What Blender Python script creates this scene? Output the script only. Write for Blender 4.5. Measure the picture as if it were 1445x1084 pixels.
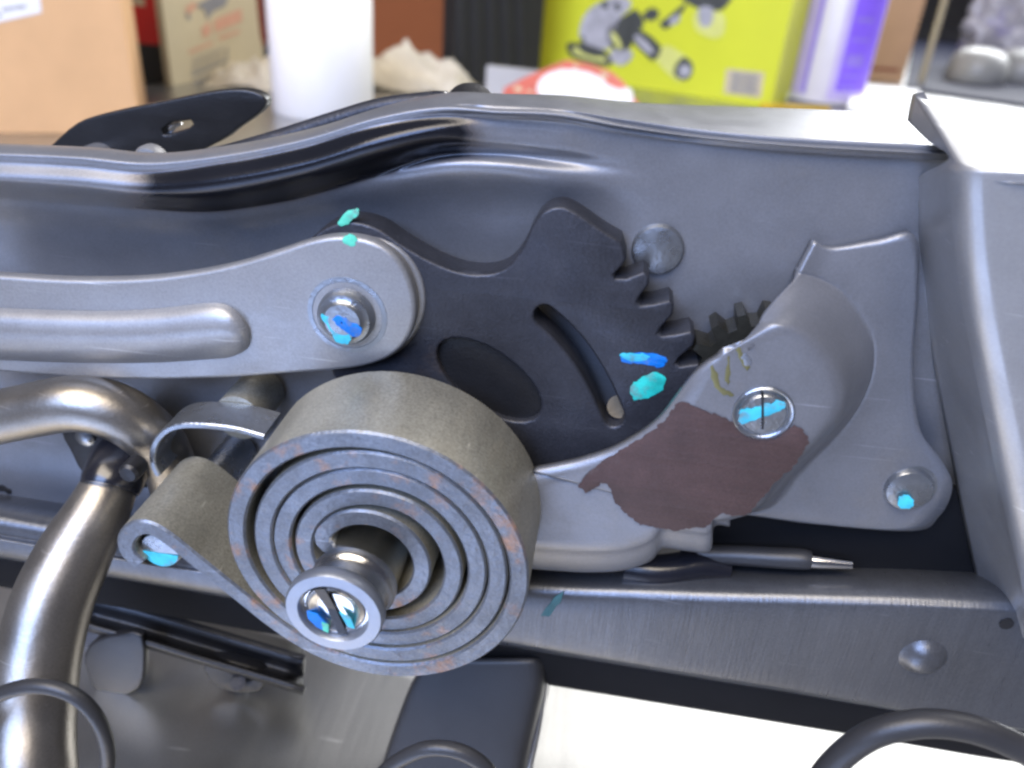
import bpy, bmesh, math, random
import numpy as np
from mathutils import Vector, Matrix, noise

random.seed(7)
for o in list(bpy.data.objects):
    bpy.data.objects.remove(o)
scene = bpy.context.scene
COL = scene.collection

# ------------------------------------------------------------------ camera
# All coordinates below are in working units (about 0.87 mm each):
# X along the seat rail, Y away from the viewer, Z up, bench top at Z = 0,
# the big stamped side panel stands in the plane Y = 0.
S = 0.00087
F, CX, CY = 1150.0, 722.5, 542.0
Z0, DIST = 123.0, 190.0
_up = np.array([557 - CX, -(2605 - CY), -F]); _up = -_up / np.linalg.norm(_up)
_nv = np.array([900 - CX, -(-85 - CY), -F]); _fw = _nv - _up * _nv.dot(_up); _fw /= np.linalg.norm(_fw)
_rt = np.cross(_fw, _up)
MW = np.array([_rt, _fw, _up])                       # camera vector -> world vector
EYE = np.array([0, 0, Z0]) - DIST * (MW @ np.array([0, 0, -1.0]))

cam_data = bpy.data.cameras.new("camera")
cam = bpy.data.objects.new("camera", cam_data); COL.objects.link(cam)
cam_data.sensor_width = 36.0
cam_data.lens = F / 1445.0 * 36.0
cam_data.clip_start = 0.005
cam_data.clip_end = 50.0
_m = Matrix([list(MW[i]) + [EYE[i] * S] for i in range(3)] + [[0, 0, 0, 1]])
cam.matrix_world = _m
cam_data.dof.use_dof = True
cam_data.dof.focus_distance = 176 * S
cam_data.dof.aperture_fstop = 15.0
scene.camera = cam

# ------------------------------------------------------------------ light
scene.view_settings.view_transform = 'Standard'
scene.view_settings.look = 'None'
scene.view_settings.exposure = 0.1
scene.view_settings.gamma = 1.0
scene.cycles.use_denoising = True
scene.cycles.max_bounces = 8
scene.cycles.filter_width = 2.6
world = bpy.data.worlds.new("World"); scene.world = world
world.use_nodes = True
world.node_tree.nodes['Background'].inputs[0].default_value = (0.66, 0.70, 1.0, 1)
world.node_tree.nodes['Background'].inputs[1].default_value = 0.09


def area(name, loc, target, sx, sy, power, color):
    l = bpy.data.lights.new(name, 'AREA'); l.shape = 'RECTANGLE'
    l.size, l.size_y, l.energy, l.color = sx, sy, power, color
    o = bpy.data.objects.new(name, l); COL.objects.link(o)
    o.location = loc
    d = Vector(target) - Vector(loc)
    o.rotation_euler = d.to_track_quat('-Z', 'Y').to_euler()
    return o


area("ceiling_light", (0.55, 0.75, 1.25), (0.05, 0.0, 0.05), 1.3, 0.7, 11, (1.0, 0.98, 0.95))
area("window_light", (-0.6, -1.5, 1.25), (0.0, 0.1, 0.05), 1.3, 1.0, 52, (0.40, 0.56, 1.0))
area("front_fill_light", (-0.35, -0.8, 1.6), (0.0, 0.3, 0.05), 1.6, 0.7, 38, (1.0, 0.88, 0.72))  # unseen warm fill added to brighten the front faces of the boxes
area("rear_window", (1.15, 2.0, 0.85), (0.1, 0.0, 0.1), 1.3, 0.9, 55, (0.95, 0.97, 1.0))


# ------------------------------------------------------------------ helpers
def ray(px, py):
    return MW @ np.array([(px - CX) / F, -(py - CY) / F, -1.0])


def P(px, py, n):                      # point on the plane lying n in front of the side panel
    r = ray(px, py); t = (-n - EYE[1]) / r[1]
    return EYE + r * t


def G(px, py, z=0.0):                  # point on a level plane
    r = ray(px, py); t = (z - EYE[2]) / r[2]
    return EYE + r * t


def onplane(px, py, p0, nrm):
    r = ray(px, py); t = np.dot(np.asarray(p0) - EYE, nrm) / np.dot(r, nrm)
    return EYE + r * t


V = lambda *a: np.array(a, float)


def lerp(a, b, t): return a + (b - a) * t


def cr(pts, k, closed=False):
    pts = [np.asarray(p, float) for p in pts]
    n = len(pts); out = []
    segs = n if closed else n - 1
    for i in range(segs):
        if closed:
            p0, p1, p2, p3 = pts[(i - 1) % n], pts[i], pts[(i + 1) % n], pts[(i + 2) % n]
        else:
            p1, p2 = pts[i], pts[i + 1]
            p0 = pts[i - 1] if i > 0 else 2 * p1 - p2
            p3 = pts[i + 2] if i + 2 < n else 2 * p2 - p1
        for j in range(k):
            t = j / k
            out.append(0.5 * ((2 * p1) + (-p0 + p2) * t + (2 * p0 - 5 * p1 + 4 * p2 - p3) * t * t
                              + (-p0 + 3 * p1 - 3 * p2 + p3) * t ** 3))
    if not closed: out.append(pts[-1])
    return out


ROOT_LOC = {}


def link(name, me, mat, parent=None, smooth=True):
    o = bpy.data.objects.new(name, me)
    COL.objects.link(o)
    if mat: me.materials.append(M[mat])
    if parent is not None: o.parent = parent
    if smooth:
        for p in me.polygons: p.use_smooth = True
    return o


def offset_of(parent):
    while parent is not None and parent.parent is not None: parent = parent.parent
    return ROOT_LOC.get(parent.name, V(0, 0, 0)) if parent is not None else V(0, 0, 0)


def mesh(name, verts, faces, mat, parent=None, smooth=True, auto=None):
    off = offset_of(parent)
    me = bpy.data.meshes.new(name)
    me.from_pydata([tuple((np.asarray(v) - off) * S) for v in verts], [], faces)
    bm = bmesh.new(); bm.from_mesh(me)
    bmesh.ops.recalc_face_normals(bm, faces=bm.faces); bm.to_mesh(me); bm.free()
    me.update()
    o = link(name, me, mat, parent, smooth)
    if auto: me.set_sharp_from_angle(angle=math.radians(auto))
    return o


def thing(name, loc, label, cat, group=None):
    o = bpy.data.objects.new(name, None); COL.objects.link(o)
    o.empty_display_size = 0.02
    o.location = tuple(np.asarray(loc) * S)
    ROOT_LOC[o.name] = np.asarray(loc, float)
    tag(o, label, cat, group)
    return o


def tag(o, label, cat, group=None):
    o["label"] = label; o["category"] = cat
    if group: o["group"] = group
    return o


def grid_mesh(name, rows, mat, parent, thick=0, facing=V(0, -1, 0), auto=None, noise_amp=0):
    nr, nc = len(rows), len(rows[0])
    verts = [p for r in rows for p in r]
    faces = [(i * nc + j, i * nc + j + 1, (i + 1) * nc + j + 1, (i + 1) * nc + j)
             for i in range(nr - 1) for j in range(nc - 1)]
    off = offset_of(parent)
    me = bpy.data.meshes.new(name)
    vv = []
    for v in verts:
        v = np.asarray(v)
        if noise_amp:
            q = noise.noise(Vector(v * 0.055)) * noise_amp
            v = v + facing * q
        vv.append(tuple((v - off) * S))
    me.from_pydata(vv, [], faces); me.update()
    a = sum((np.array(p.normal) * p.area for p in me.polygons), V(0, 0, 0))
    if a.dot(facing) < 0: me.flip_normals()
    o = link(name, me, mat, parent)
    if auto: me.set_sharp_from_angle(angle=math.radians(auto))
    if thick:
        md = o.modifiers.new("thickness", 'SOLIDIFY'); md.thickness = thick * S; md.offset = -1
        md.use_even_offset = False
    return o


def loft(name, stations, mat, parent, k1=6, k2=6, thick=1.6, facing=V(0, -1, 0), auto=None, noise_amp=0):
    rows = [cr(s, k2) for s in stations]
    cols = [cr([r[j] for r in rows], k1) for j in range(len(rows[0]))]
    grid = [[c[i] for c in cols] for i in range(len(cols[0]))]
    return grid_mesh(name, grid, mat, parent, thick, facing, auto, noise_amp)


def px_station(pts): return [P(*p) for p in pts]


def resample(pts, d):
    out = [pts[0]]
    for a, b in zip(pts[:-1], pts[1:]):
        L = np.linalg.norm(b - a)
        if L > 1e-6: out.append(b)
    return out


def plate(name, outline, n0, n1, mat, parent, holes=(), bevel=0.4, smooth=0, auto=35, hsmooth=0, res=2, jag=0):
    """flat stamped plate, outline traced at its front face n1, back at n0"""
    cu = bpy.data.curves.new("t", 'CURVE'); cu.dimensions = '2D'; cu.fill_mode = 'BOTH'
    def add(pts, k):
        pp = [P(x, y, n1) for x, y in pts]
        if k: pp = cr(pp, k, True)
        if jag: pp = [p + V(noise.noise(Vector(p * 1.1)), 0, noise.noise(Vector(p * 1.1 + 40))) * jag
                      + V(noise.noise(Vector(p * 3)), 0, noise.noise(Vector(p * 3 + 40))) * jag * .6 for p in pp]
        sp = cu.splines.new('POLY'); sp.points.add(len(pp) - 1)
        for i, p in enumerate(pp): sp.points[i].co = (p[0], p[2], 0, 1)
        sp.use_cyclic_u = True
    add(outline, smooth)
    for h in holes: add(h, hsmooth)
    th = abs(n1 - n0)
    bevel = min(bevel, th * 0.45)
    cu.extrude = th / 2 - bevel; cu.bevel_depth = bevel; cu.bevel_resolution = res; cu.offset = -bevel
    ob = bpy.data.objects.new("t", cu); COL.objects.link(ob)
    dg = bpy.context.evaluated_depsgraph_get(); dg.update()
    me = bpy.data.meshes.new_from_object(ob.evaluated_get(dg))
    bpy.data.objects.remove(ob); bpy.data.curves.remove(cu)
    off = offset_of(parent); nm = (n0 + n1) / 2
    for v in me.vertices:
        x, y, z = v.co
        v.co = tuple((V(x, -(nm + z), y) - off) * S)
    bm = bmesh.new(); bm.from_mesh(me)
    bmesh.ops.remove_doubles(bm, verts=bm.verts, dist=1e-7)
    bmesh.ops.recalc_face_normals(bm, faces=bm.faces); bm.to_mesh(me); bm.free()
    me.materials.clear(); me.name = name
    o = link(name, me, mat, parent)
    me.set_sharp_from_angle(angle=math.radians(auto))
    return o


def tube(name, path, radii, mat, parent=None, seg=20, k=6, caps=True, squash=1.0):
    pts = [np.asarray(p, float) for p in path]
    if np.isscalar(radii): radii = [radii] * len(pts)
    q = cr([np.append(p, r) for p, r in zip(pts, radii)], k) if k > 1 else [np.append(p, r) for p, r in zip(pts, radii)]
    c = [a[:3] for a in q]; rr = [a[3] for a in q]
    verts, faces = [], []
    t0 = c[1] - c[0]; t0 /= np.linalg.norm(t0)
    u = np.cross(t0, V(0, 0, 1));
    if np.linalg.norm(u) < 1e-3: u = np.cross(t0, V(1, 0, 0))
    u /= np.linalg.norm(u)
    for i, p in enumerate(c):
        t = c[min(i + 1, len(c) - 1)] - c[max(i - 1, 0)]; t /= np.linalg.norm(t)
        u = u - t * u.dot(t); u /= np.linalg.norm(u)
        w = np.cross(t, u)
        for s in range(seg):
            a = 2 * math.pi * s / seg
            verts.append(p + rr[i] * (u * math.cos(a) * squash + w * math.sin(a)))
    for i in range(len(c) - 1):
        for s in range(seg):
            s2 = (s + 1) % seg
            faces.append((i * seg + s, i * seg + s2, (i + 1) * seg + s2, (i + 1) * seg + s))
    if caps:
        faces.append(tuple(range(seg))); faces.append(tuple((len(c) - 1) * seg + s for s in range(seg)))
    return mesh(name, verts, faces, mat, parent, auto=50)


def lathe(name, centre, prof, mat, parent, seg=40, axis=V(0, -1, 0), auto=40):
    """prof: (radius, height along axis)"""
    axis = axis / np.linalg.norm(axis)
    u = np.cross(axis, V(0, 0, 1) if abs(axis[2]) < .9 else V(1, 0, 0)); u /= np.linalg.norm(u)
    w = np.cross(axis, u)
    verts, faces = [], []
    for r, h in prof:
        for s in range(seg):
            a = 2 * math.pi * s / seg
            verts.append(centre + axis * h + max(r, 1e-3) * (u * math.cos(a) + w * math.sin(a)))
    for i in range(len(prof) - 1):
        for s in range(seg):
            s2 = (s + 1) % seg
            faces.append((i * seg + s, i * seg + s2, (i + 1) * seg + s2, (i + 1) * seg + s))
    faces.append(tuple((len(prof) - 1) * seg + s for s in range(seg)))
    faces.append(tuple(range(seg)))
    return mesh(name, verts, faces, mat, parent, auto=auto)


def strip(name, path, n0, n1, th, mat, parent, k=1, ch=0.35, sink=None):
    """flat spring strip standing on edge: path of (x, z) points, width from n0 to n1"""
    q = cr([V(*p) for p in path], k) if k > 1 else [V(*p) for p in path]
    h = th / 2
    prof = [(-h + ch, n1), (-h, n1 - ch), (-h, n0 + ch), (-h + ch, n0), (h - ch, n0), (h, n0 + ch), (h, n1 - ch), (h - ch, n1)]
    m = len(prof); verts, faces = [], []
    for i, p in enumerate(q):
        t = q[min(i + 1, len(q) - 1)] - q[max(i - 1, 0)]; t = t / (np.linalg.norm(t) + 1e-9)
        nn = V(-t[1], t[0])
        for a, n in prof:
            b = p + nn * a
            verts.append(V(b[0], -n + (sink(i) if sink else 0), b[1]))
    for i in range(len(q) - 1):
        for s in range(m):
            s2 = (s + 1) % m
            faces.append((i * m + s, i * m + s2, (i + 1) * m + s2, (i + 1) * m + s))
    faces.append(tuple(range(m))); faces.append(tuple((len(q) - 1) * m + s for s in range(m)))
    return mesh(name, verts, faces, mat, parent, auto=28)


def paint(name, outline, n, mat, parent, th=0.14, smooth=5, jag=0.45):
    return plate(name, outline, n - 0.05, n + th, mat, parent, bevel=0.03, smooth=smooth, res=1, jag=jag)


def face_poly(name, pts, mat, parent, thick_vec):
    """thin slab from an ordered outline of 3D points, thickened by thick_vec"""
    n = len(pts)
    verts = [np.asarray(p) + thick_vec for p in pts] + [np.asarray(p) for p in pts]
    faces = [tuple(range(n)), tuple(range(2 * n - 1, n - 1, -1))]
    faces += [(i, (i + 1) % n, n + (i + 1) % n, n + i) for i in range(n)]
    return mesh(name, verts, faces, mat, parent, smooth=False)


def box8(name, c, mat, parent, bevel=0.0):
    """c: 4 bottom corners then 4 top corners"""
    f = [(0, 1, 2, 3), (7, 6, 5, 4), (0, 4, 5, 1), (1, 5, 6, 2), (2, 6, 7, 3), (3, 7, 4, 0)]
    o = mesh(name, c, f, mat, parent, smooth=False)
    if bevel:
        md = o.modifiers.new("bevel", 'BEVEL'); md.width = bevel * S; md.segments = 2
    return o


# ------------------------------------------------------------------ materials
M = {}


def mat(name, base, metallic=0.0, rough=0.5, var=0.12, scale=90, bump=0.0, bscale=900, rvar=0.0, tint=None, tint_amt=0.0,
        tint_scale=60, tint_lo=0.55, stretch=None, coat=0.0, spec=0.5, trans=0.0, grain=0.0):
    m = bpy.data.materials.new(name); m.use_nodes = True
    nt = m.node_tree; N = nt.nodes; L = nt.links
    b = N['Principled BSDF']
    b.inputs['Metallic'].default_value = metallic
    b.inputs['Roughness'].default_value = rough
    b.inputs['Specular IOR Level'].default_value = spec
    b.inputs['Coat Weight'].default_value = coat
    b.inputs['Coat Roughness'].default_value = 0.15
    b.inputs['Transmission Weight'].default_value = trans
    tc = N.new('ShaderNodeTexCoord')
    mp = N.new('ShaderNodeMapping'); L.new(tc.outputs['Object'], mp.inputs['Vector'])
    if stretch: mp.inputs['Scale'].default_value = stretch
    n1 = N.new('ShaderNodeTexNoise'); n1.inputs['Scale'].default_value = scale; n1.inputs['Detail'].default_value = 6
    n1.inputs['Roughness'].default_value = 0.6
    L.new(mp.outputs[0], n1.inputs['Vector'])
    rp = N.new('ShaderNodeMapRange'); rp.inputs[1].default_value = 0.25; rp.inputs[2].default_value = 0.75
    rp.inputs[3].default_value = 1 - var; rp.inputs[4].default_value = 1 + var
    L.new(n1.outputs['Fac'], rp.inputs[0])
    mx = N.new('ShaderNodeVectorMath'); mx.operation = 'SCALE'
    mx.inputs[0].default_value = base[:3]
    L.new(rp.outputs[0], mx.inputs['Scale'])
    col = mx.outputs[0]
    if tint:
        n2 = N.new('ShaderNodeTexNoise'); n2.inputs['Scale'].default_value = tint_scale; n2.inputs['Detail'].default_value = 7
        n2.inputs['Roughness'].default_value = 0.65
        L.new(mp.outputs[0], n2.inputs['Vector'])
        r2 = N.new('ShaderNodeMapRange'); r2.inputs[1].default_value = tint_lo; r2.inputs[2].default_value = tint_lo + 0.16
        r2.inputs[3].default_value = 0; r2.inputs[4].default_value = tint_amt
        L.new(n2.outputs['Fac'], r2.inputs[0])
        mc = N.new('ShaderNodeMix'); mc.data_type = 'RGBA'
        L.new(r2.outputs[0], mc.inputs[0]); L.new(col, mc.inputs[6]); mc.inputs[7].default_value = (*tint, 1)
        col = mc.outputs[2]
        inv = N.new('ShaderNodeMath'); inv.operation = 'MULTIPLY_ADD'
        inv.inputs[1].default_value = -metallic * 0.7; inv.inputs[2].default_value = metallic
        L.new(r2.outputs[0], inv.inputs[0]); L.new(inv.outputs[0], b.inputs['Metallic'])
    if grain:
        n5 = N.new('ShaderNodeTexNoise'); n5.inputs['Scale'].default_value = 2200; n5.inputs['Detail'].default_value = 2
        L.new(tc.outputs['Object'], n5.inputs['Vector'])
        n6 = N.new('ShaderNodeTexNoise'); n6.inputs['Scale'].default_value = 26; n6.inputs['Detail'].default_value = 8
        n6.inputs['Roughness'].default_value = 0.7
        L.new(tc.outputs['Object'], n6.inputs['Vector'])
        ad = N.new('ShaderNodeMath'); ad.operation = 'ADD'; L.new(n5.outputs['Fac'], ad.inputs[0]); L.new(n6.outputs['Fac'], ad.inputs[1])
        r5 = N.new('ShaderNodeMapRange'); r5.inputs[1].default_value = 0.6; r5.inputs[2].default_value = 1.4
        r5.inputs[3].default_value = 1 - grain; r5.inputs[4].default_value = 1 + grain
        L.new(ad.outputs[0], r5.inputs[0])
        # fine handling scratches: stretched noise, thresholded
        mp2 = N.new('ShaderNodeMapping'); mp2.inputs['Rotation'].default_value = (0, 0.5, 0); mp2.inputs['Scale'].default_value = (14, 60, 420)
        L.new(tc.outputs['Object'], mp2.inputs['Vector'])
        n7 = N.new('ShaderNodeTexNoise'); n7.inputs['Scale'].default_value = 3.0; n7.inputs['Detail'].default_value = 2
        L.new(mp2.outputs[0], n7.inputs['Vector'])
        r7 = N.new('ShaderNodeMapRange'); r7.inputs[1].default_value = 0.70; r7.inputs[2].default_value = 0.78
        r7.inputs[3].default_value = 1; r7.inputs[4].default_value = 1.6
        L.new(n7.outputs['Fac'], r7.inputs[0])
        mm = N.new('ShaderNodeMath'); mm.operation = 'MULTIPLY'; L.new(r5.outputs[0], mm.inputs[0]); L.new(r7.outputs[0], mm.inputs[1])
        sc2 = N.new('ShaderNodeVectorMath'); sc2.operation = 'SCALE'
        L.new(col, sc2.inputs[0]); L.new(mm.outputs[0], sc2.inputs['Scale']); col = sc2.outputs[0]
    L.new(col, b.inputs['Base Color'])
    if rvar:
        n3 = N.new('ShaderNodeTexNoise'); n3.inputs['Scale'].default_value = scale * 2.3; n3.inputs['Detail'].default_value = 5
        L.new(mp.outputs[0], n3.inputs['Vector'])
        r3 = N.new('ShaderNodeMapRange'); r3.inputs[1].default_value = .3; r3.inputs[2].default_value = .7
        r3.inputs[3].default_value = max(0.03, rough - rvar); r3.inputs[4].default_value = rough + rvar
        L.new(n3.outputs['Fac'], r3.inputs[0]); L.new(r3.outputs[0], b.inputs['Roughness'])
    if bump:
        n4 = N.new('ShaderNodeTexNoise'); n4.inputs['Scale'].default_value = bscale; n4.inputs['Detail'].default_value = 4
        L.new(mp.outputs[0], n4.inputs['Vector'])
        bp = N.new('ShaderNodeBump'); bp.inputs['Strength'].default_value = bump; bp.inputs['Distance'].default_value = 0.0006
        L.new(n4.outputs['Fac'], bp.inputs['Height']); L.new(bp.outputs[0], b.inputs['Normal'])
    M[name] = m
    return m


mat('steel', (0.20, 0.205, 0.222), 0.45, 0.38, grain=0.13, var=0.08, scale=70, bump=0.05, bscale=1800, rvar=0.05,
    tint=(0.22, 0.19, 0.14), tint_amt=0.35, tint_scale=28, tint_lo=0.55)
mat('steel_arm', (0.30, 0.30, 0.305), 0.48, 0.40, grain=0.18, var=0.06, scale=80, bump=0.05, bscale=2000, rvar=0.05)
mat('steel_pale', (0.34, 0.34, 0.345), 0.5, 0.40, grain=0.1, var=0.05, scale=60, bump=0.05, bscale=2000, rvar=0.05)
mat('steel_bar', (0.115, 0.12, 0.132), 0.6, 0.32, grain=0.22, var=0.09, scale=120, bump=0.10, bscale=500, rvar=0.05, stretch=(3.5, 1, 0.25))
mat('steel_dark', (0.040, 0.042, 0.052), 0.45, 0.46, grain=0.3, var=0.25, scale=110, bump=0.2, bscale=1500, rvar=0.08,
    tint=(0.09, 0.06, 0.04), tint_amt=0.5, tint_scale=70, tint_lo=0.56)
mat('black_paint', (0.012, 0.012, 0.016), 0.0, 0.24, var=0.2, scale=60, bump=0.08, bscale=500, coat=0.3)
mat('black_coat', (0.020, 0.020, 0.025), 0.3, 0.20, coat=0.4, var=0.3, scale=60, bump=0.08, bscale=500, grain=0.3, tint=(0.07, 0.05, 0.035), tint_amt=0.5, tint_scale=60, tint_lo=0.55)
mat('black_steel', (0.022, 0.022, 0.024), 0.35, 0.36, var=0.25, scale=90, bump=0.15, bscale=1500)
mat('black_plastic', (0.03, 0.03, 0.032), 0.0, 0.42, var=0.15, scale=90, bump=0.1, bscale=1800)
mat('spring_band', (0.36, 0.345, 0.285), 0.6, 0.46, grain=0.4, var=0.28, scale=60, bump=0.35, bscale=260, rvar=0.10,
    tint=(0.20, 0.18, 0.13), tint_amt=0.6, tint_scale=45, tint_lo=0.52, stretch=(1, 0.35, 1))
mat('spring_edge', (0.15, 0.163, 0.185), 0.6, 0.42, grain=0.3, var=0.14, scale=100, bump=0.3, bscale=900, rvar=0.08,
    tint=(0.36, 0.17, 0.07), tint_amt=0.8, tint_scale=150, tint_lo=0.56)
mat('machined', (0.62, 0.61, 0.59), 1.0, 0.20, var=0.10, scale=60, bump=0.12, bscale=700, stretch=(1, 6, 1))
mat('washer', (0.26, 0.28, 0.32), 0.7, 0.40, var=0.08, scale=120, bump=0.1, bscale=1500)
mat('tube_steel', (0.30, 0.275, 0.24), 0.9, 0.36, grain=0.15, var=0.10, scale=60, bump=0.08, bscale=900, rvar=0.05,
    tint=(0.18, 0.15, 0.11), tint_amt=0.35, tint_scale=35, tint_lo=0.56)
mat('chrome', (0.75, 0.75, 0.76), 1.0, 0.15, var=0.05)
mat('primer', (0.060, 0.034, 0.032), 0.0, 0.55, var=0.25, scale=150, bump=0.2, bscale=1500, grain=0.3, tint=(0.13, 0.12, 0.12), tint_amt=0.5, tint_scale=55, tint_lo=0.60)
mat('paint_blue', (0.0, 0.17, 0.62), 0.0, 0.45, var=0.35, scale=260, tint=(0.17, 0.18, 0.19), tint_amt=0.75, tint_scale=330, tint_lo=0.52)
mat('paint_cyan', (0.05, 0.52, 0.68), 0.0, 0.45, var=0.35, scale=260, tint=(0.17, 0.18, 0.19), tint_amt=0.75, tint_scale=330, tint_lo=0.52)
mat('paint_teal', (0.02, 0.50, 0.44), 0.0, 0.45, var=0.35, scale=260, tint=(0.17, 0.18, 0.19), tint_amt=0.75, tint_scale=330, tint_lo=0.52)
mat('paint_green', (0.10, 0.60, 0.42), 0.0, 0.45, var=0.35, scale=260, tint=(0.17, 0.18, 0.19), tint_amt=0.75, tint_scale=330, tint_lo=0.52)
mat('grease', (0.16, 0.15, 0.06), 0.2, 0.4, var=0.3, scale=200)
mat('pen_mark', (0.03, 0.13, 0.16), 0.0, 0.5, var=0.2, scale=260)
mat('rivet', (0.30, 0.315, 0.335), 0.85, 0.30, var=0.12, scale=140, bump=0.2, bscale=900, rvar=0.06)
mat('brass_pin', (0.11, 0.085, 0.05), 0.3, 0.6, var=0.3, scale=140, bump=0.3, bscale=700)
mat('pinion_steel', (0.045, 0.044, 0.036), 0.6, 0.4, var=0.4, scale=140, bump=0.3, bscale=700)
mat('bench_steel', (0.50, 0.50, 0.49), 0.95, 0.34, grain=0.14, var=0.10, scale=14, bump=0.10, bscale=220, rvar=0.07, stretch=(1, 0.12, 1))
mat('cardboard', (0.66, 0.40, 0.20), 0.0, 0.8, var=0.08, scale=18, bump=0.1, bscale=300)
mat('cardboard_tan', (0.44, 0.27, 0.16), 0.0, 0.8, var=0.08, scale=18)
mat('cardboard_red', (0.30, 0.095, 0.035), 0.0, 0.75, var=0.08, scale=14)
mat('paper', (0.80, 0.80, 0.80), 0.0, 0.75, var=0.03, scale=30, bump=0.1, bscale=200)
mat('print_grey', (0.25, 0.25, 0.27), 0.0, 0.7)
mat('print_dark', (0.06, 0.065, 0.06), 0.0, 0.6, var=0.3, scale=60)
mat('print_light', (0.42, 0.42, 0.46), 0.0, 0.6, var=0.3, scale=60)
mat('print_pink', (0.66, 0.36, 0.25), 0.0, 0.7, var=0.1, scale=60)
mat('print_lime_light', (0.68, 0.70, 0.20), 0.0, 0.6, var=0.1, scale=60)
mat('red_gloss', (0.62, 0.02, 0.015), 0.0, 0.45, var=0.1, scale=30)
mat('red_paint', (0.60, 0.15, 0.11), 0.0, 0.35, var=0.15, scale=60)
mat('black_card', (0.018, 0.018, 0.018), 0.0, 0.6)
mat('cream', (0.60, 0.52, 0.35), 0.0, 0.7, var=0.05, scale=30)
mat('dark_red', (0.20, 0.035, 0.02), 0.0, 0.6)
mat('cloth', (0.62, 0.57, 0.47), 0.0, 0.95, var=0.10, scale=40, bump=0.3, bscale=90)
mat('lime', (0.66, 0.70, 0.03), 0.0, 0.5, var=0.05, scale=15)
mat('purple', (0.22, 0.11, 0.78), 0.0, 0.45, var=0.08, scale=60)
mat('lavender', (0.50, 0.42, 0.72), 0.0, 0.4, var=0.06, scale=40)
mat('bottle_white', (0.62, 0.59, 0.66), 0.0, 0.35, var=0.04, scale=40)
mat('violet_line', (0.26, 0.18, 0.66), 0.0, 0.5)
mat('yellow', (0.72, 0.46, 0.03), 0.0, 0.5, var=0.1, scale=60)
mat('grey_block', (0.50, 0.49, 0.48), 0.0, 0.5, var=0.06, scale=40)
mat('bag', (0.34, 0.33, 0.36), 0.0, 0.35, var=0.45, scale=26, bump=0.6, bscale=60, tint=(0.20, 0.17, 0.40), tint_amt=0.7,
    tint_scale=22, tint_lo=0.52)
mat('jar', (0.26, 0.26, 0.25), 0.0, 0.4, var=0.2, scale=20)
mat('wood_pole', (0.36, 0.30, 0.20), 0.0, 0.6)
mat('wall_dark', (0.045, 0.04, 0.036), 0.0, 0.8, var=0.3, scale=6)
mat('black_matte', (0.008, 0.008, 0.009), 0.0, 0.8, spec=0.15)
mat('navy', (0.012, 0.014, 0.03), 0.0, 0.7, spec=0.2)

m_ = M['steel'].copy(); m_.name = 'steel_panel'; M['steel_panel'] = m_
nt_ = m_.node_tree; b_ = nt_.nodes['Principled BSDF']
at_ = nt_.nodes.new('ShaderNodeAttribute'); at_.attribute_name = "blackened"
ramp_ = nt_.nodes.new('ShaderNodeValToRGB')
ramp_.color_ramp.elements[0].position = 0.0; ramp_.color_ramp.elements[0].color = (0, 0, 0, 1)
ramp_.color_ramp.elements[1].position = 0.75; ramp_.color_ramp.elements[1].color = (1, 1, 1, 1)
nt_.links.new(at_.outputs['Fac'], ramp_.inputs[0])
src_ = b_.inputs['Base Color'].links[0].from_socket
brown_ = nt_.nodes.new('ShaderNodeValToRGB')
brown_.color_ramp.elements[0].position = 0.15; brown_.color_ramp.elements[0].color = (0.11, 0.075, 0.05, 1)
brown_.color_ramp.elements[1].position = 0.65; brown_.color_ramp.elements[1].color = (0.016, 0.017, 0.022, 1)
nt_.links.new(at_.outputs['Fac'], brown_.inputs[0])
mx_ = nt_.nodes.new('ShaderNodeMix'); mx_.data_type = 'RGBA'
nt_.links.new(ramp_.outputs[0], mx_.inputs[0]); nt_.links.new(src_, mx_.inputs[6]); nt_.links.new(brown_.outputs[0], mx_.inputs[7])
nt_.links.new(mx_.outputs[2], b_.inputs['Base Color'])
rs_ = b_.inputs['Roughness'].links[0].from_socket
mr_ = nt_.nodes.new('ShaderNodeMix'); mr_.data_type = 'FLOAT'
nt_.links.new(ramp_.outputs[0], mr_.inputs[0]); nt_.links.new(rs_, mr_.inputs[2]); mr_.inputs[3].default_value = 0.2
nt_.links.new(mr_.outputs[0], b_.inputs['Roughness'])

# ------------------------------------------------------------------ the bench
bench = mesh('workbench_top', [V(-1600, -900, 0), V(1600, -900, 0), V(1600, 3600, 0), V(-1600, 3600, 0)], [(0, 1, 2, 3)],
             'bench_steel', smooth=False)
bench["kind"] = "structure"
wall = mesh('wall', [V(-2500, 3600, -300), V(2500, 3600, -300), V(2500, 3600, 1800), V(-2500, 3600, 1800)], [(0, 1, 2, 3)],
            'wall_dark', smooth=False)
wall["kind"] = "structure"

# ------------------------------------------------------------------ the seat frame
seat = thing('seat_frame', (0, 0, 0), "grey steel car seat side frame with spiral spring and toothed adjuster plate", "seat frame")

# --- side panel: columns from left to right, each from the back of its top flange downwards
def column(x, ys, w):
    """ys: list of (y, n) below the top edge; w: width of the flange running back from the top edge"""
    pts = [P(x, *ys[0])]
    w = w * (1.3 if x > 850 else 1.1)
    out = [pts[0] + V(-0.05 * w, w, 0.6), pts[0] + V(-0.03 * w, w * 0.5, 0.7)] + [P(x, y, n) for y, n in ys]
    return out

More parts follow.
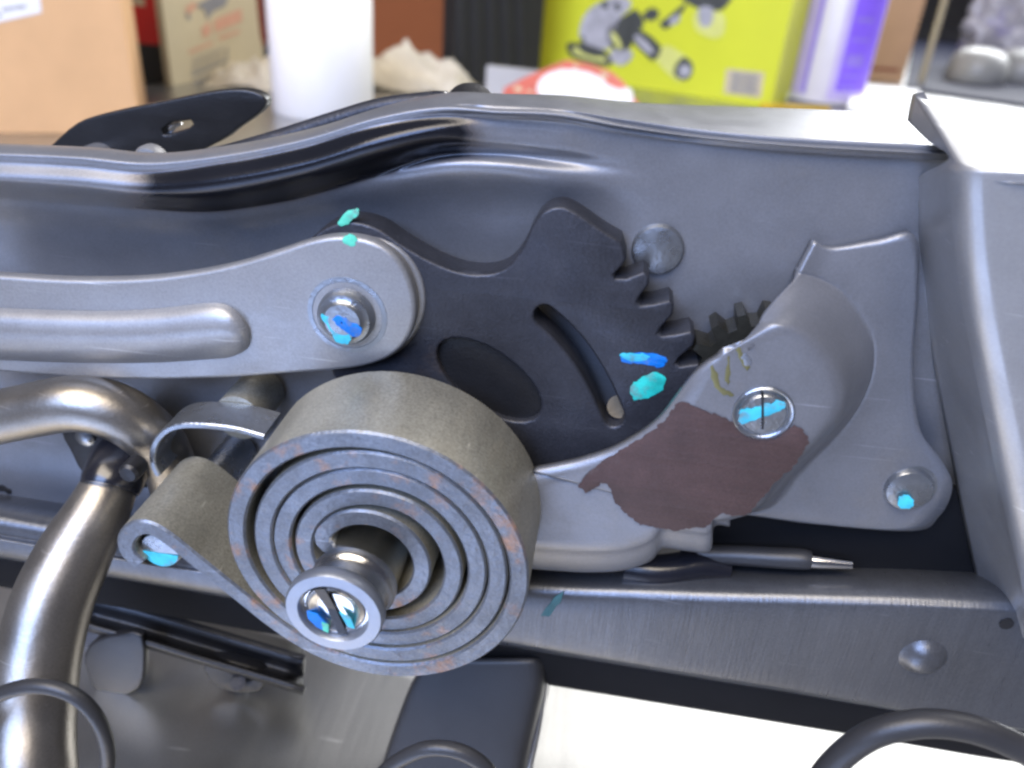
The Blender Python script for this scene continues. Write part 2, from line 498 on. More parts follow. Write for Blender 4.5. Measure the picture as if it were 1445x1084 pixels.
cols = [
    column(-90, [(214, 4), (228, 4.2), (246, 6), (258, 5.6), (274, 1.5), (290, 0), (330, -3.2), (420, -5), (640, 0), (790, -2)], 6),
    column(0, [(217, 4), (230, 4.2), (248, 6), (258, 5.6), (276, 1.5), (290, 0), (330, -3.2), (420, -5), (650, 0), (800, -2)], 6),
    column(110, [(222, 4), (236, 4.2), (254, 6), (266, 5.6), (284, 1.5), (298, 0), (340, -3.2), (430, -5), (670, 0), (812, -2)], 6),
    column(210, [(230, 4), (244, 4.2), (262, 6), (276, 5.6), (292, 1.5), (305, 0), (345, -3.2), (440, -5), (690, 0), (825, -2)], 6),
    column(320, [(218, 4), (231, 4.4), (252, 7.2), (272, 6.6), (292, 2.0), (306, 0), (345, -3.2), (450, -5), (700, 0), (840, -2)], 7),
    column(430, [(196, 4), (209, 4.4), (230, 7.4), (250, 6.8), (272, 2.0), (288, 0), (330, -3.2), (450, -5), (720, 0), (850, -2)], 8),
    column(530, [(166, 4), (179, 4.4), (200, 7.2), (220, 6.6), (243, 2.0), (264, 1), (320, -3), (450, -4), (720, 0), (860, -4)], 9),
    column(620, [(151, 4), (164, 3.8), (182, 5.6), (200, 5.0), (219, 1.2), (242, 3), (310, -3), (450, -5), (720, 0), (870, -6)], 12),
    column(700, [(156, 4), (166, 2.4), (182, 2.6), (202, 2.6), (217, 0.2), (240, 3), (310, -3), (450, -5), (720, 0), (870, -8)], 14),
    column(790, [(160, 3), (172, 1.5), (190, 1.5), (210, 1.4), (226, 0.2), (250, 2), (310, -1), (450, -4), (720, -4), (850, -16)], 15),
    column(880, [(176, 2), (184, 0.8), (200, 0.5), (220, 0.4), (236, 0.3), (260, 0.6), (310, 0), (450, 0), (720, -8), (840, -20)], 17),
    column(980, [(190, 1), (196, 0.2), (208, 0), (226, 0), (244, 0), (270, 0), (320, 0), (450, 0), (715, -9), (830, -22)], 22),
    column(1100, [(201, 1), (207, 0.2), (218, 0), (235, 0), (254, 0), (280, 0), (330, 0), (460, 0), (700, -9), (830, -22)], 26),
    column(1220, [(208, 1), (214, 0.2), (226, 0), (244, 0), (262, 0), (290, 0), (340, 0), (460, 0), (700, -9), (830, -22)], 27),
    column(1340, [(214, 1), (220, 0.2), (232, 0), (250, 0), (268, 0), (296, 0), (345, 0), (460, 0), (700, -9), (830, -22)], 27),
    column(1450, [(219, 1), (225, 0.2), (238, 0), (256, 0), (274, 0), (300, 0), (350, 0), (460, 0), (700, -9), (830, -22)], 27),
]
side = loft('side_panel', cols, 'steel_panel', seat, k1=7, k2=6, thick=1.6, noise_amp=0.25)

# blackened stretch of the rolled top edge: darker, glossier, brown at its margins, stored per vertex
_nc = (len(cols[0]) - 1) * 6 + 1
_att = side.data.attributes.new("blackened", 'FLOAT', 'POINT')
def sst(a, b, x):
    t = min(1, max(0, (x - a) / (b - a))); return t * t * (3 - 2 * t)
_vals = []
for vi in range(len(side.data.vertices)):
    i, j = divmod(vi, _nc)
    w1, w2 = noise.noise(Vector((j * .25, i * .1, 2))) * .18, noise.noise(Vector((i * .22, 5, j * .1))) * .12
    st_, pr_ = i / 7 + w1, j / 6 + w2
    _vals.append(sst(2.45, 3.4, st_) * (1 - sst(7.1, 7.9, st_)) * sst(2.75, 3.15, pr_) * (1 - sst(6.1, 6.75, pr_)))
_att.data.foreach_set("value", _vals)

# the rail and cap behind the top edge
rear = [P(225, 240, -18), P(300, 224, -18), P(380, 202, -18), P(470, 172, -18), P(540, 152, -18), P(612, 142, -18)]
tube('rear_rail', rear, [2.4, 2.4, 2.4, 2.2, 2.2, 2.0], 'steel_dark', seat, k=5, seg=14)
lathe('rail_end_cap', P(618, 141, -18), [(1.6, -2), (1.9, -1), (1.9, 2), (1.5, 2.6)], 'chrome', seat, seg=20, axis=V(1, -0.2, 0.1))
lathe('round_cap', P(664, 148, -26), [(5, -3), (5.6, -2), (5.6, 1), (4.8, 2.2), (3, 2.6)], 'black_steel', seat, axis=V(0.1, -0.5, 0.85))
plate('rear_strip', [(245, 222), (300, 208), (372, 199), (380, 206), (330, 222), (250, 236)], -26, -24.5, 'steel', seat, bevel=0.3)

# lever plate standing behind the panel
lev = plate('lever_plate', [(50, 230), (72, 205), (108, 174), (150, 160), (230, 143), (300, 129), (340, 126), (366, 132), (376, 145), (366, 160), (335, 182), (310, 200), (240, 232), (150, 262)],
            -46, -42, 'black_steel', seat, holes=[[(228, 183), (240, 174), (268, 170), (272, 175), (266, 181), (238, 190), (230, 190)]], bevel=0.7, smooth=3)
paint('slot_glint', [(229, 182), (240, 175), (254, 173), (254, 178), (238, 190), (230, 190)], -44.5, 'chrome', lev, th=0.5)  # bright highlight in the slot, put in as a chrome patch
lathe('bolt_head', P(218, 227, -22), [(4.2, 0), (4.2, 2), (3.6, 3.0), (1.8, 3.4)], 'steel_arm', seat, seg=24)
lathe('lever_pivot', P(150, 225, -44), [(5, -10), (5, 40)], 'steel', seat, seg=20)

# --- lower bar with its ridge, face and turned-under bottom
bar, und = [], []
def ybot(x): return np.interp(x, [-90, 0, 133, 740, 1210, 1450], [768, 784, 807, 913, 990, 1031])
def yrid(x): return np.interp(x, [-90, 0, 400, 740, 1000, 1300, 1450], [712, 728, 792, 822, 832, 838, 846])
for x in [-90, 0, 130, 300, 480, 640, 780, 900, 1020, 1140, 1260, 1380, 1460]:
    t, b = yrid(x), ybot(x)
    st = 48 if x > 500 else 44
    bar.append([P(x, t - 36, -3), P(x, t - 28, 2), P(x, t - 16, 7.2), P(x, t - 2, 10.8), P(x, t + 12, 12.9), P(x, t + 28, 13.9), P(x, (t + b) / 2, 14.2), P(x, b - 8, 14.2), P(x, b, 13.4), P(x, b + 3, 12.0), P(x, b + 4, 10)])
    und.append([P(x, b - 6, 11.0), P(x, b + st * .3, 10.6), P(x, b + st * .7, 10.0), P(x, b + st * .95, 9.0), P(x, b + st, 7.4), P(x, b + st, 3)])
loft('lower_bar', bar, 'steel_bar', seat, k1=5, k2=4, thick=1.4, noise_amp=0.15)
lathe('bar_dimple', P(1302, 925, 13.6), [(8.0, -.7), (6.6, -.1), (5.4, .6), (4.4, 1.6), (3.4, 2.6), (2.2, 3.2), (0.2, 3.4)], 'steel_bar', seat)
paint('pen_stroke', [(752, 884), (768, 862), (790, 838), (797, 836), (786, 856), (764, 884), (754, 894)], 14.05, 'pen_mark', seat, th=0.1)
lathe('bar_nick', P(1420, 880, 14), [(1.6, -.5), (1.6, .25)], 'black_steel', seat, seg=10)
paint('panel_mark', [(-6, 686), (4, 686), (14, 692), (13, 697), (2, 693), (-6, 693)], 0.1, 'black_steel', seat, th=0.2)

loft('under_rail', und, 'black_matte', seat, k1=5, k2=4, thick=1.4)
plate('gap_shade_panel', [(960, 690), (1180, 690), (1460, 690), (1460, 850), (1180, 830), (960, 820)], -4, -2, 'black_matte', seat, bevel=.3)  # black sheet added to stand for the shade in the gap under the cover
plate('hole_shade_plate', [(590, 470), (640, 445), (700, 455), (760, 505), (790, 560), (790, 610), (700, 630), (610, 580)], 2.4, 8.2, 'black_steel', seat, bevel=.2, smooth=2)  # black plate added behind the oval hole to stand for its shaded inside

# --- toothed sector plate
slot_c = [(768, 446), (795, 470), (822, 503), (846, 543), (866, 588)]
def ribbon(c, w):
    pts = [V(*p) for p in c]; L, R = [], []
    for i, p in enumerate(pts):
        t = pts[min(i + 1, len(pts) - 1)] - pts[max(i - 1, 0)]; t /= np.linalg.norm(t)
        nn = V(-t[1], t[0]); L.append(p + nn * w); R.append(p - nn * w)
    t0 = pts[1] - pts[0]; t0 /= np.linalg.norm(t0); t1 = pts[-1] - pts[-2]; t1 /= np.linalg.norm(t1)
    def cap(c, t):
        nn = V(-t[1], t[0])
        return [tuple(c + nn * w * math.cos(a) + t * w * math.sin(a)) for a in [math.pi * i / 8 for i in range(1, 8)]]
    L, R = cr(L, 3), cr(R, 3)
    return [tuple(q) for q in L] + cap(pts[-1], t1) + [tuple(q) for q in R[::-1]] + cap(pts[0], -t0)
def oval(cx, cy, a, b, rot, n=26):
    r = math.radians(rot)
    return [(cx + a * math.cos(t) * math.cos(r) - b * math.sin(t) * math.sin(r), cy + a * math.cos(t) * math.sin(r) + b * math.sin(t) * math.cos(r))
            for t in [2 * math.pi * i / n for i in range(n)]]
sec_smooth = [tuple(p) for p in cr([V(*p) for p in [(432, 400), (432, 350), (452, 326), (490, 313), (530, 322), (565, 345), (605, 368), (645, 384), (682, 388), (712, 380), (734, 356), (750, 322), (766, 300), (790, 292), (815, 302), (848, 325), (877, 342)]], 4)]
teeth = [(880, 352), (884, 366), (878, 376), (866, 388), (868, 394), (884, 394), (908, 384), (916, 390), (916, 402), (902, 420), (899, 428), (904, 432), (922, 430),
         (945, 424), (951, 430), (950, 444), (932, 464), (928, 471), (934, 475), (952, 473), (975, 468), (981, 475), (979, 488), (958, 506), (953, 514), (960, 518), (985, 514), (995, 525)]
sec_low = [(985, 560), (950, 610), (880, 650), (800, 690), (680, 690), (560, 640), (470, 530)]
sector = plate('toothed_sector', sec_smooth + teeth + sec_low, 2, 10, 'steel_dark', seat,
               holes=[ribbon(slot_c, 15), oval(690, 537, 86, 40, 35)], bevel=0.7, auto=40)
paint('paint_mark', [(876, 505), (884, 499), (908, 498), (938, 503), (940, 512), (930, 518), (905, 514), (880, 511)], 10.02, 'paint_blue', sector)
paint('paint_mark', [(874, 502), (890, 498), (915, 501), (912, 508), (890, 510)], 10.06, 'paint_cyan', sector)
paint('paint_mark', [(890, 548), (900, 537), (922, 526), (936, 530), (939, 542), (928, 555), (905, 564), (893, 562)], 10.02, 'paint_teal', sector)
tube('slot_pin', [P(873, 574, 1), P(873, 574, 6)], [2.6, 2.6], 'brass_pin', seat, k=1, seg=18)
# pinion behind the cover
pc = P(1066, 534, 9)
gear = []
for i in range(16):
    for f, r in ((-.30, 12.0), (-.14, 14.8), (.14, 14.8), (.30, 12.0)):
        a = 2 * math.pi * (i + f) / 16
        gear.append((pc[0] + r * math.cos(a), pc[2] + r * math.sin(a)))
gv = [V(x, -9, z) for x, z in gear] + [V(x, -2, z) for x, z in gear]
ng = len(gear)
mesh('pinion', gv, [tuple(range(ng)), tuple(range(2 * ng - 1, ng - 1, -1))] + [(i, (i + 1) % ng, ng + (i + 1) % ng, ng + i) for i in range(ng)],
     'pinion_steel', seat, smooth=False)

# --- pinion cover: dished stamping, swept from its cut edge to its flange
NF = 20.0
cov = [  # inner edge, face edge, wall foot, flange rim
    ((1052, 478, 19), (1074, 452, 18), (1126, 388, 5), (1150, 340, 3.4)),
    ((1030, 494, 20), (1104, 455, 20), (1152, 394, 4), (1176, 350, 3)),
    ((1012, 506, 20), (1136, 467, 20), (1184, 414, 4), (1240, 340, 3)),
    ((996, 516, 20), (1166, 494, 20), (1212, 450, 4), (1292, 334, 3)),
    ((980, 530, 20), (1188, 532, 20), (1230, 488, 4), (1296, 410, 3)),
    ((964, 550, 20), (1195, 570, 20), (1228, 532, 4), (1290, 490, 3)),
    ((948, 572, 20), (1182, 604, 20), (1210, 574, 4), (1290, 550, 3)),
    ((930, 594, 20), (1154, 636, 20), (1180, 612, 4), (1300, 610, 3)),
    ((902, 616, 20), (1122, 664, 20), (1146, 644, 4), (1332, 655, 3)),
    ((862, 638, 20), (1098, 690, 20), (1118, 672, 4), (1344, 690, 3)),
    ((820, 652, 20), (1080, 716, 20), (1098, 698, 4), (1325, 730, 3)),
    ((788, 659, 20), (1058, 733, 20), (1078, 716, 4), (1285, 750, 3)),
    ((752, 666, 20), (1030, 742, 20), (1046, 726, 4), (1130, 738, 3)),
]
cst = []
for I, Fp, W, O in cov:
    I, Fp, W, O = P(*I), P(*Fp), P(*W), P(*O)
    d = V(0, 1, 0)
    cst.append([I + V(0, -0.9, 0) if False else I, lerp(I, Fp, .5), lerp(I, Fp, .84), lerp(I, Fp, .95) + d * .7, lerp(Fp, W, .10) + d * 1.6, lerp(Fp, W, .45) + d * 1.2, lerp(Fp, W, .88),
                lerp(W, O, .03) , lerp(W, O, .12), lerp(W, O, .5), O])
cover = loft('pinion_cover', cst, 'steel', seat, k1=6, k2=4, thick=2.2, noise_amp=0.12)
# lower apron of the cover with its stepped, rolled bottom edge
ap = []
for x, y0, y1, st in [(740, 668, 800, 0), (775, 660, 803, 0), (830, 650, 806, 0), (880, 630, 803, 0), (918, 602, 790, 0), (936, 586, 772, 0), (970, 580, 776, 0), (1002, 560, 776, 0), (1008, 558, 742, 0), (1030, 552, 741, 0)]:
    ap.append([P(x, y0 + 4, 19.4), P(x, lerp(y0, y1, .6), 19.7), P(x, y1 - 34, 19.8), P(x, y1 - 22, 18.8) , P(x, y1 - 8, 17.6), P(x, y1, 16.0), P(x, y1 + 2, 13)])
loft('cover_apron', ap, 'steel', seat, k1=5, k2=4, thick=1.8)
# primer patch left bare of grey paint
pr = [(1140, 628), (1136, 612), (1122, 602), (1110, 606), (1098, 616), (1072, 620), (1046, 610), (1030, 594), (1000, 582), (960, 568), (948, 580), (930, 602),
      (892, 626), (868, 640), (836, 662), (822, 676), (818, 686), (828, 696), (838, 690), (852, 682), (862, 690), (868, 706), (880, 722), (900, 738), (915, 742),
      (930, 746), (952, 748), (975, 746), (1000, 740), (1016, 726), (1050, 728), (1068, 712), (1086, 690), (1104, 672), (1122, 654)]
paint('primer_patch', pr, 20.25, 'primer', cover, th=0.08, smooth=8, jag=.5)
paint('scuff', [(1046, 502), (1054, 498), (1060, 512), (1054, 516)], 20.1, 'washer', cover, th=0.06)
for o_ in [[(1002, 520), (1008, 518), (1018, 545), (1036, 556), (1034, 561), (1012, 552)], [(1026, 508), (1031, 506), (1030, 540), (1024, 542)], [(1040, 494), (1046, 493), (1052, 512), (1058, 520), (1052, 522)]]:
    paint('grease_smear', o_, 20.1, 'grease', cover, th=0.05)
def rivet_face(name, px, py, n, prof, matn='rivet', parent=seat, seg=40):
    return lathe(name, P(px, py, n), prof, matn, parent, seg=seg)
rv = rivet_face('slotted_rivet', 1077, 583, 20.1, [(6.0, -1), (6.0, .35), (5.7, .6), (5.3, .5), (5.0, .1), (4.7, .1), (4.5, .6), (4.2, .9), (0.2, 1.0)])
paint('paint_mark', [(1042, 584), (1050, 577), (1076, 573), (1094, 566), (1106, 566), (1106, 577), (1090, 584), (1066, 592), (1048, 598)], 21.15, 'paint_cyan', rv, th=0.08)
plate('screw_slot', [(1074.5, 556), (1078, 556), (1078, 606), (1074.5, 606)], 20.5, 21.32, 'black_steel', rv, bevel=0.02)
rivet_face('panel_rivet', 928, 350, 0, [(5.4, -1), (5.4, 1.2), (5.0, 1.9), (3.8, 2.2), (0.2, 2.4)])
fr = rivet_face('flange_rivet', 1281, 688, 3, [(6.4, -1), (6.2, .2), (5.4, .3), (5.3, 1.0), (4.9, 1.6), (3.6, 1.9), (0.2, 2.0)])
paint('paint_mark', [(1268, 704), (1276, 700), (1288, 702), (1289, 714), (1282, 718), (1270, 716)], 5.6, 'paint_cyan', fr, th=0.4)

# --- link arm
arm_o = [tuple(p) for p in cr([V(*p) for p in [(-95, 384), (0, 390), (60, 394), (120, 396), (200, 394), (270, 386), (330, 374), (390, 356), (435, 341), (475, 334), (515, 338), (548, 354), (572, 382),
         (585, 420), (585, 455), (572, 485), (548, 506), (510, 519), (460, 525), (400, 529), (330, 534), (240, 537), (140, 536), (60, 531), (0, 526), (-95, 517)]], 3)]
arm = plate('link_arm', arm_o, 10.4, 14.0, 'steel_arm', seat, bevel=1.1, res=3, auto=60)
rib = []
for x, yt, yb, h in [(-95, 430, 508, 3.4), (0, 434, 509, 3.6), (80, 437, 512, 3.6), (160, 438, 513, 3.6), (230, 434, 512, 3.6), (290, 427, 508, 3.6), (318, 429, 506, 3.4), (338, 442, 500, 2.6), (350, 458, 492, 1.2), (354, 468, 484, 0.1)]:
    st = []
    for f in (0, .10, .26, .5, .74, .90, 1):
        st.append(P(x, lerp(yt, yb, f), 13.9 + h * math.sin(math.pi * f) ** .75))
    rib.append(st)
loft('stiffening_rib', rib, 'steel_arm', arm, k1=5, k2=5, thick=0.3)
plate('washer', oval(512, 424, 88, 90, 0, 40), 8.9, 10.6, 'steel_arm', seat, bevel=0.6)
ar = lathe('arm_rivet', P(490, 445, 14), [(8.8, -.6), (8.6, .1), (7.6, .12), (7.0, -.5), (6.2, -.5), (6.0, 1.6), (5.5, 2.4), (4.7, 2.6), (4.2, 2.9), (3.8, 3.6), (0.2, 3.8)], 'rivet', seat)
paint('paint_mark', [(468, 452), (480, 446), (500, 456), (511, 466), (508, 474), (496, 476), (482, 464)], 17.5, 'paint_blue', ar, th=0.3)
paint('paint_mark', [(452, 446), (468, 448), (482, 462), (494, 476), (488, 486), (474, 482), (466, 466)], 17.3, 'paint_cyan', ar, th=0.35)
paint('paint_mark', [(478, 311), (494, 296), (506, 295), (504, 303), (488, 318), (480, 319)], 9.9, 'paint_green', sector, th=0.3)
paint('paint_mark', [(484, 336), (494, 333), (504, 337), (500, 346), (488, 346)], 13.9, 'paint_green', arm, th=0.14)

# --- spiral spring
SC = P(525, 797, 42); sx, sz = SC[0], SC[2]
N1, N2 = 17.5, 42.0
def spiral_pt(a, r, ecc):
    return V(sx + ecc[0] + r * math.cos(a), sz + ecc[1] + r * math.sin(a))
# radius by turns (one turn counter-clockwise as seen from the front, from the lower left)
turns = [0, .5, .72, .86, 1.0, 1.5, 2.0, 2.5, 3.0, 3.5, 4.0, 4.75]
rads = [30.4, 30.2, 29.9, 28.4, 26.2, 25.8, 22.1, 21.7, 18.0, 17.2, 12.2, 10.8]
ex = [0, 0, 0, 0, 0, -.1, -.2, -.4, -.7, -1.2, -1.8, -2.0]
ez = [0, 0, 0, 0, 0, -.1, -.2, -.5, -.9, -1.4, -2.0, -2.0]
a0 = math.radians(-122)
path = []
tail_px = [(196, 797), (180, 782), (177, 764), (188, 749), (208, 746), (235, 760), (275, 792), (330, 836), (385, 880)]
tail = [P(x, y, N2) for x, y in tail_px]
start = spiral_pt(a0, 30.4, (0, 0))
tp = [V(p[0], p[2]) for p in tail] + [start]
path += cr(tp + [spiral_pt(a0 + .25, 30.4, (0, 0))], 5)[:-6]
nlead = len(path)
for i in range(0, int(4.75 * 72) + 1):
    t = i / 72
    path.append(spiral_pt(a0 + t * 2 * math.pi, np.interp(t, turns, rads), (np.interp(t, turns, ex), np.interp(t, turns, ez))))
# inner end hooks into the arbor slot
last, prev = path[-1], path[-4]
dirn = (last - prev) / np.linalg.norm(last - prev)
ctr = V(sx - 2.0, sz - 2.0)
inn = (ctr - last) / np.linalg.norm(ctr - last)
path += [last + dirn * 1.4 + inn * .5, last + dirn * 2.6 + inn * 1.6, last + dirn * 3.0 + inn * 3.2, last + dirn * 2.9 + inn * 5.0]
spring = strip('spiral_spring', path, N1, N2, 3.9, 'spring_edge', seat, ch=0.45,
               sink=lambda i: np.interp((i - nlead) / 72, [0, .8, 1.2, 2.2, 3.2, 4.2, 5], [0, 0, .6, 1.4, 2.2, 3.0, 3.2]))
spring.data.materials.append(M['spring_band'])
spring.data.polygons.foreach_set('material_index', [1 if abs(p.normal.y) < 0.35 else 0 for p in spring.data.polygons])
spring["label"] = "rusty edged flat spiral spring"
# arbor: turned shaft, front collar with a slotted hollow
_a = P(494, 836, 45); AC = V(_a[0], 0, _a[2])
def at(n): return V(AC[0], -n, AC[2])
lathe('arbor_shaft', at(0), [(9, 8), (8.6, 14), (8.6, 41.2), (9.0, 41.6), (9.0, 43.2), (8.6, 43.8), (8.2, 44.2), (7.9, 45.5), (7.9, 51.5)], 'machined', seat, seg=56)
_b = P(474, 858, 51.5); AC = V(_b[0], 0, _b[2])
collar = lathe('arbor_collar', at(0), [(7.8, 49.8), (9.4, 50.1), (9.9, 50.8), (9.9, 52.6), (9.5, 53.2), (7.2, 53.3), (6.9, 52.9), (6.7, 51.6), (6.7, 49.4)], 'washer', seat, seg=56)
hol = lathe('arbor_end', at(0), [(6.9, 49.6), (6.6, 50.4), (5.9, 52.0), (5.2, 52.3), (4.2, 51.8), (3.0, 51.2), (0.2, 51.0)], 'machined', seat, seg=40)
AC0 = AC
def local(du, dv, n): return V(AC[0] + du, -n, AC[2] + dv)
face_poly('arbor_slot', [local(-3.9, 5.0, 52.2), local(-1.7, 5.6, 52.2), local(.2, 0, 51.6), local(2.4, -5.6, 52.2), local(.6, -5.9, 52.2), local(-1.7, 0, 51.6)], 'black_steel', hol, V(0, -.35, 0))
face_poly('paint_mark', [local(-5.6, -1.0, 52.3), local(-3.4, -1.4, 52.3), local(-1.4, -3.9, 52.3), local(-1.6, -5.8, 52.3), local(-3.8, -4.8, 52.3), local(-5.4, -2.8, 52.3)], 'paint_blue', hol, V(0, -.35, 0))
face_poly('paint_mark', [local(-2.6, -3.0, 52.5), local(-1.2, -3.7, 52.5), local(-1.3, -5.7, 52.5), local(-2.4, -5.3, 52.5)], 'paint_green', hol, V(0, -.35, 0))
face_poly('paint_mark', [local(1.0, 0.0, 52.2), local(3.2, -1.2, 52.2), local(4.0, -3.8, 52.2), local(2.6, -3.6, 52.2)], 'paint_cyan', hol, V(0, -.3, 0))
AC = V(sx, 0, sz)
lathe('arbor_base', at(0), [(15, -1), (15, 10), (12, 14), (9.4, 16)], 'steel_dark', seat)
# anchor pin inside the hook of the spring's tail
pin = P(226, 777, 40)
pn = lathe('anchor_pin', V(pin[0], 0, pin[2]), [(4.6, 0), (4.6, 39.2), (4.2, 40.0), (0.2, 40.2)], 'rivet', seat, seg=32)
pts = []
for i in range(13):
    a = math.radians(188 + i * (164 / 12)); pts.append(V(pin[0] + 4.1 * math.cos(a), -40.15, pin[2] + 4.1 * math.sin(a)))
face_poly('paint_mark', pts, 'paint_cyan', pn, V(0, -.2, 0))
# second hook further back and its bushing
hk = [(372, 618), (330, 607), (285, 602), (250, 603), (228, 614), (216, 634), (215, 656), (222, 672)]
hp = [P(x, y, 22) for x, y in hk]
strip('rear_hook', [(p[0], p[2]) for p in hp], 12, 22, 1.5, 'rivet', seat, k=5, ch=.3)
tube('bushing', [P(336, 590, 12), P(336, 590, 12) + V(0, 14, 0)], [5.8, 5.8], 'spring_band', seat, k=1, seg=28)

# --- tubes at the left
tube('bent_tube', [P(-110, 604, 17), P(-30, 594, 17), P(40, 580, 17), P(100, 570, 17), P(150, 576, 16), P(196, 600, 14), P(232, 640, 10), P(250, 700, 5)],
     [6.5, 6.5, 6.5, 6.6, 6.7, 6.6, 6.4, 6.0], 'tube_steel', seat, k=7, seg=28)
tube('long_tube', [P(172, 640, 12), P(158, 678, 18), P(138, 722, 24), P(105, 782, 31), P(74, 850, 39), P(54, 930, 47), P(46, 1010, 55), P(46, 1090, 63), P(60, 1190, 70)],
     [5.4, 6.2, 7.2, 8.4, 8.9, 9.1, 9.1, 9.1, 9.1], 'tube_steel', seat, k=7, seg=32)
tube('tube_collar', [P(182, 622, 10), P(172, 645, 14), P(160, 676, 19.5), P(155, 690, 21.5)], [6.2, 7.0, 7.0, 6.6], 'black_paint', seat, k=5, seg=28)
plate('tube_bracket', [(84, 606), (110, 600), (170, 604), (215, 630), (205, 690), (150, 680), (118, 672), (100, 640)], 2, 7, 'black_steel', seat, bevel=0.8, smooth=2)
lathe('bracket_bolt', P(122, 616, 7), [(2.6, -1), (2.6, .8), (2.0, 1.4), (.2, 1.6)], 'rivet', seat, seg=20)
lathe('collar_bolt', P(182, 668, 26), [(2.4, -4), (2.4, 0), (1.8, .7), (.2, .9)], 'black_steel', seat, seg=20)

# --- seat track rail at the lower left, bracket under the spring
rail = []
for x, y, dy in [(120, 838, 42), (200, 858, 44), (300, 888, 44), (428, 926, 44)]:
    rail.append([P(x, y - 16, -14), P(x, y, -2), P(x, y + 6, 3), P(x, y + 10, 0), P(x, y + dy * .55, -2), P(x, y + dy * .85, 1), P(x, y + dy * .95, 5), P(x, y + dy * 1.15, 6), P(x, y + dy * 1.25, 3)])
rl = loft('track_rail', rail, 'black_steel', seat, k1=5, k2=4, thick=1.8)
tr = plate('rail_tab', [(122, 950), (118, 925), (135, 904), (170, 896), (200, 898), (204, 940), (196, 972), (165, 984), (136, 976)], 4, 7, 'black_steel', seat, bevel=.8, smooth=2)
plate('rail_end_bracket', [(290, 930), (360, 944), (372, 960), (366, 976), (330, 978), (296, 962)], -2, 2, 'black_steel', seat, bevel=.6, smooth=2, holes=[oval(346, 957, 9, 6, 10, 14)])
plate('inner_bracket', [(110, 838), (150, 842), (205, 858), (204, 905), (150, 912), (105, 960), (95, 900)], -12, -8, 'steel_dark', seat, bevel=.6, holes=[oval(114, 872, 22, 19, -20, 18)])
tube('rail_bolt', [P(338, 962, -6), P(336, 964, 3)], [2.2, 2.2], 'steel_dark', seat, k=1, seg=16)
lb = []
for y, xl, xr in [(930, 600, 770), (965, 580, 770), (1010, 562, 760), (1060, 545, 748), (1130, 525, 735), (1250, 500, 715)]:
    n = np.interp(y, [930, 1250], [12, 40])
    lb.append([P(xl, y, n - 12), P(xl + 4, y, n - 2), P(xl + 14, y, n), P((xl + xr) / 2, y, n + .6), P(xr - 26, y, n), P(xr - 8, y, n - 1.4), P(xr, y, n - 5), P(xr + 6, y, n - 16)])
loft('support_leg', lb, 'black_plastic', seat, k1=4, k2=4, thick=1.6)
tube('leg_edge_trim', [P(768, 960, 8), P(764, 985, 9.5), P(757, 1030, 13.5), P(744, 1090, 19), P(730, 1160, 25)], [1.3] * 5, 'chrome', seat, k=4, seg=12)

# --- cable end below the cover
cb = tube('cable_sleeve', [P(985, 782, 2), P(1040, 784, 3), P(1090, 787, 4), P(1128, 789, 4.5), P(1143, 791, 4.6)], [2.4, 2.5, 2.6, 2.6, 2.3], 'black_plastic', seat, k=4, seg=18)
tube('cable_tip', [P(1142, 791, 4.6), P(1160, 793, 4.8), P(1202, 797, 5.2)], [1.9, 1.75, 1.1], 'chrome', cb, k=2, seg=16)
tube('cable_run', [P(880, 800, 6), P(930, 806, 6), P(985, 800, 4), P(1030, 806, 4)], [4.2, 4.2, 4.0, 2.6], 'black_paint', seat, k=5, seg=18)

# --- upright channel at the right edge
ch = []
def xedge(y): return np.interp(y, [212, 240, 330, 420, 500, 600, 700, 800, 860, 960], [1350, 1336, 1339, 1350, 1365, 1386, 1407, 1430, 1444, 1466])
A0 = P(1352, 214, 8); 
for k_, y in enumerate([250, 300, 360, 440, 520, 600, 700, 800, 900]):
    xe = xedge(y)
    d = 42 + 16 * (k_ / 8)
    ch.append([P(xe - d, y + 4, -1), P(xe - d * .5, y + 2, 7.5), P(xe - 1, y, 17), P(xe + 7, y, 20), P(xe + 20, y - 1, 22.4), P(xe + 42, y - 2, 24.0), P(xe + 70, y - 2, 24.6), P(xe + 200, y, 26)])
top_front = ch[0]
def shift(st, dn, dz, du=0): return [p + V(du, dn, dz) for p in st]
hi = [p.copy() for p in top_front]
z_top = P(1352, 214, 12)[2]
for p in top_front[:2]: pass
def tucked(dy, z, f=1.0):
    out = []
    for i_, p in enumerate(top_front):
        if i_ < 2:
            e = top_front[2]; out.append(V(e[0] + .4 - .3 * i_, e[1] + dy + .2, z - (5.0, 1.6)[i_] * f))
        else: out.append(V(p[0], p[1] + dy, z))
    return out
r1 = [V(lerp(p[0], top_front[2][0], .8 if i_ < 2 else 0), (p[1] + .6) if i_ > 1 else lerp(p[1], top_front[2][1] + .8, .8), lerp(p[2], z_top, .75)) for i_, p in enumerate(top_front)]
r2 = tucked(3.0, z_top + .2, .12)
r3 = tucked(14.0, z_top + 2.6, .6)
r4 = tucked(29.0, z_top + 5.6)
loft('upright_channel', [r4, r3, r2, r1] + ch, 'steel_pale', seat, k1=5, k2=5, thick=1.6)

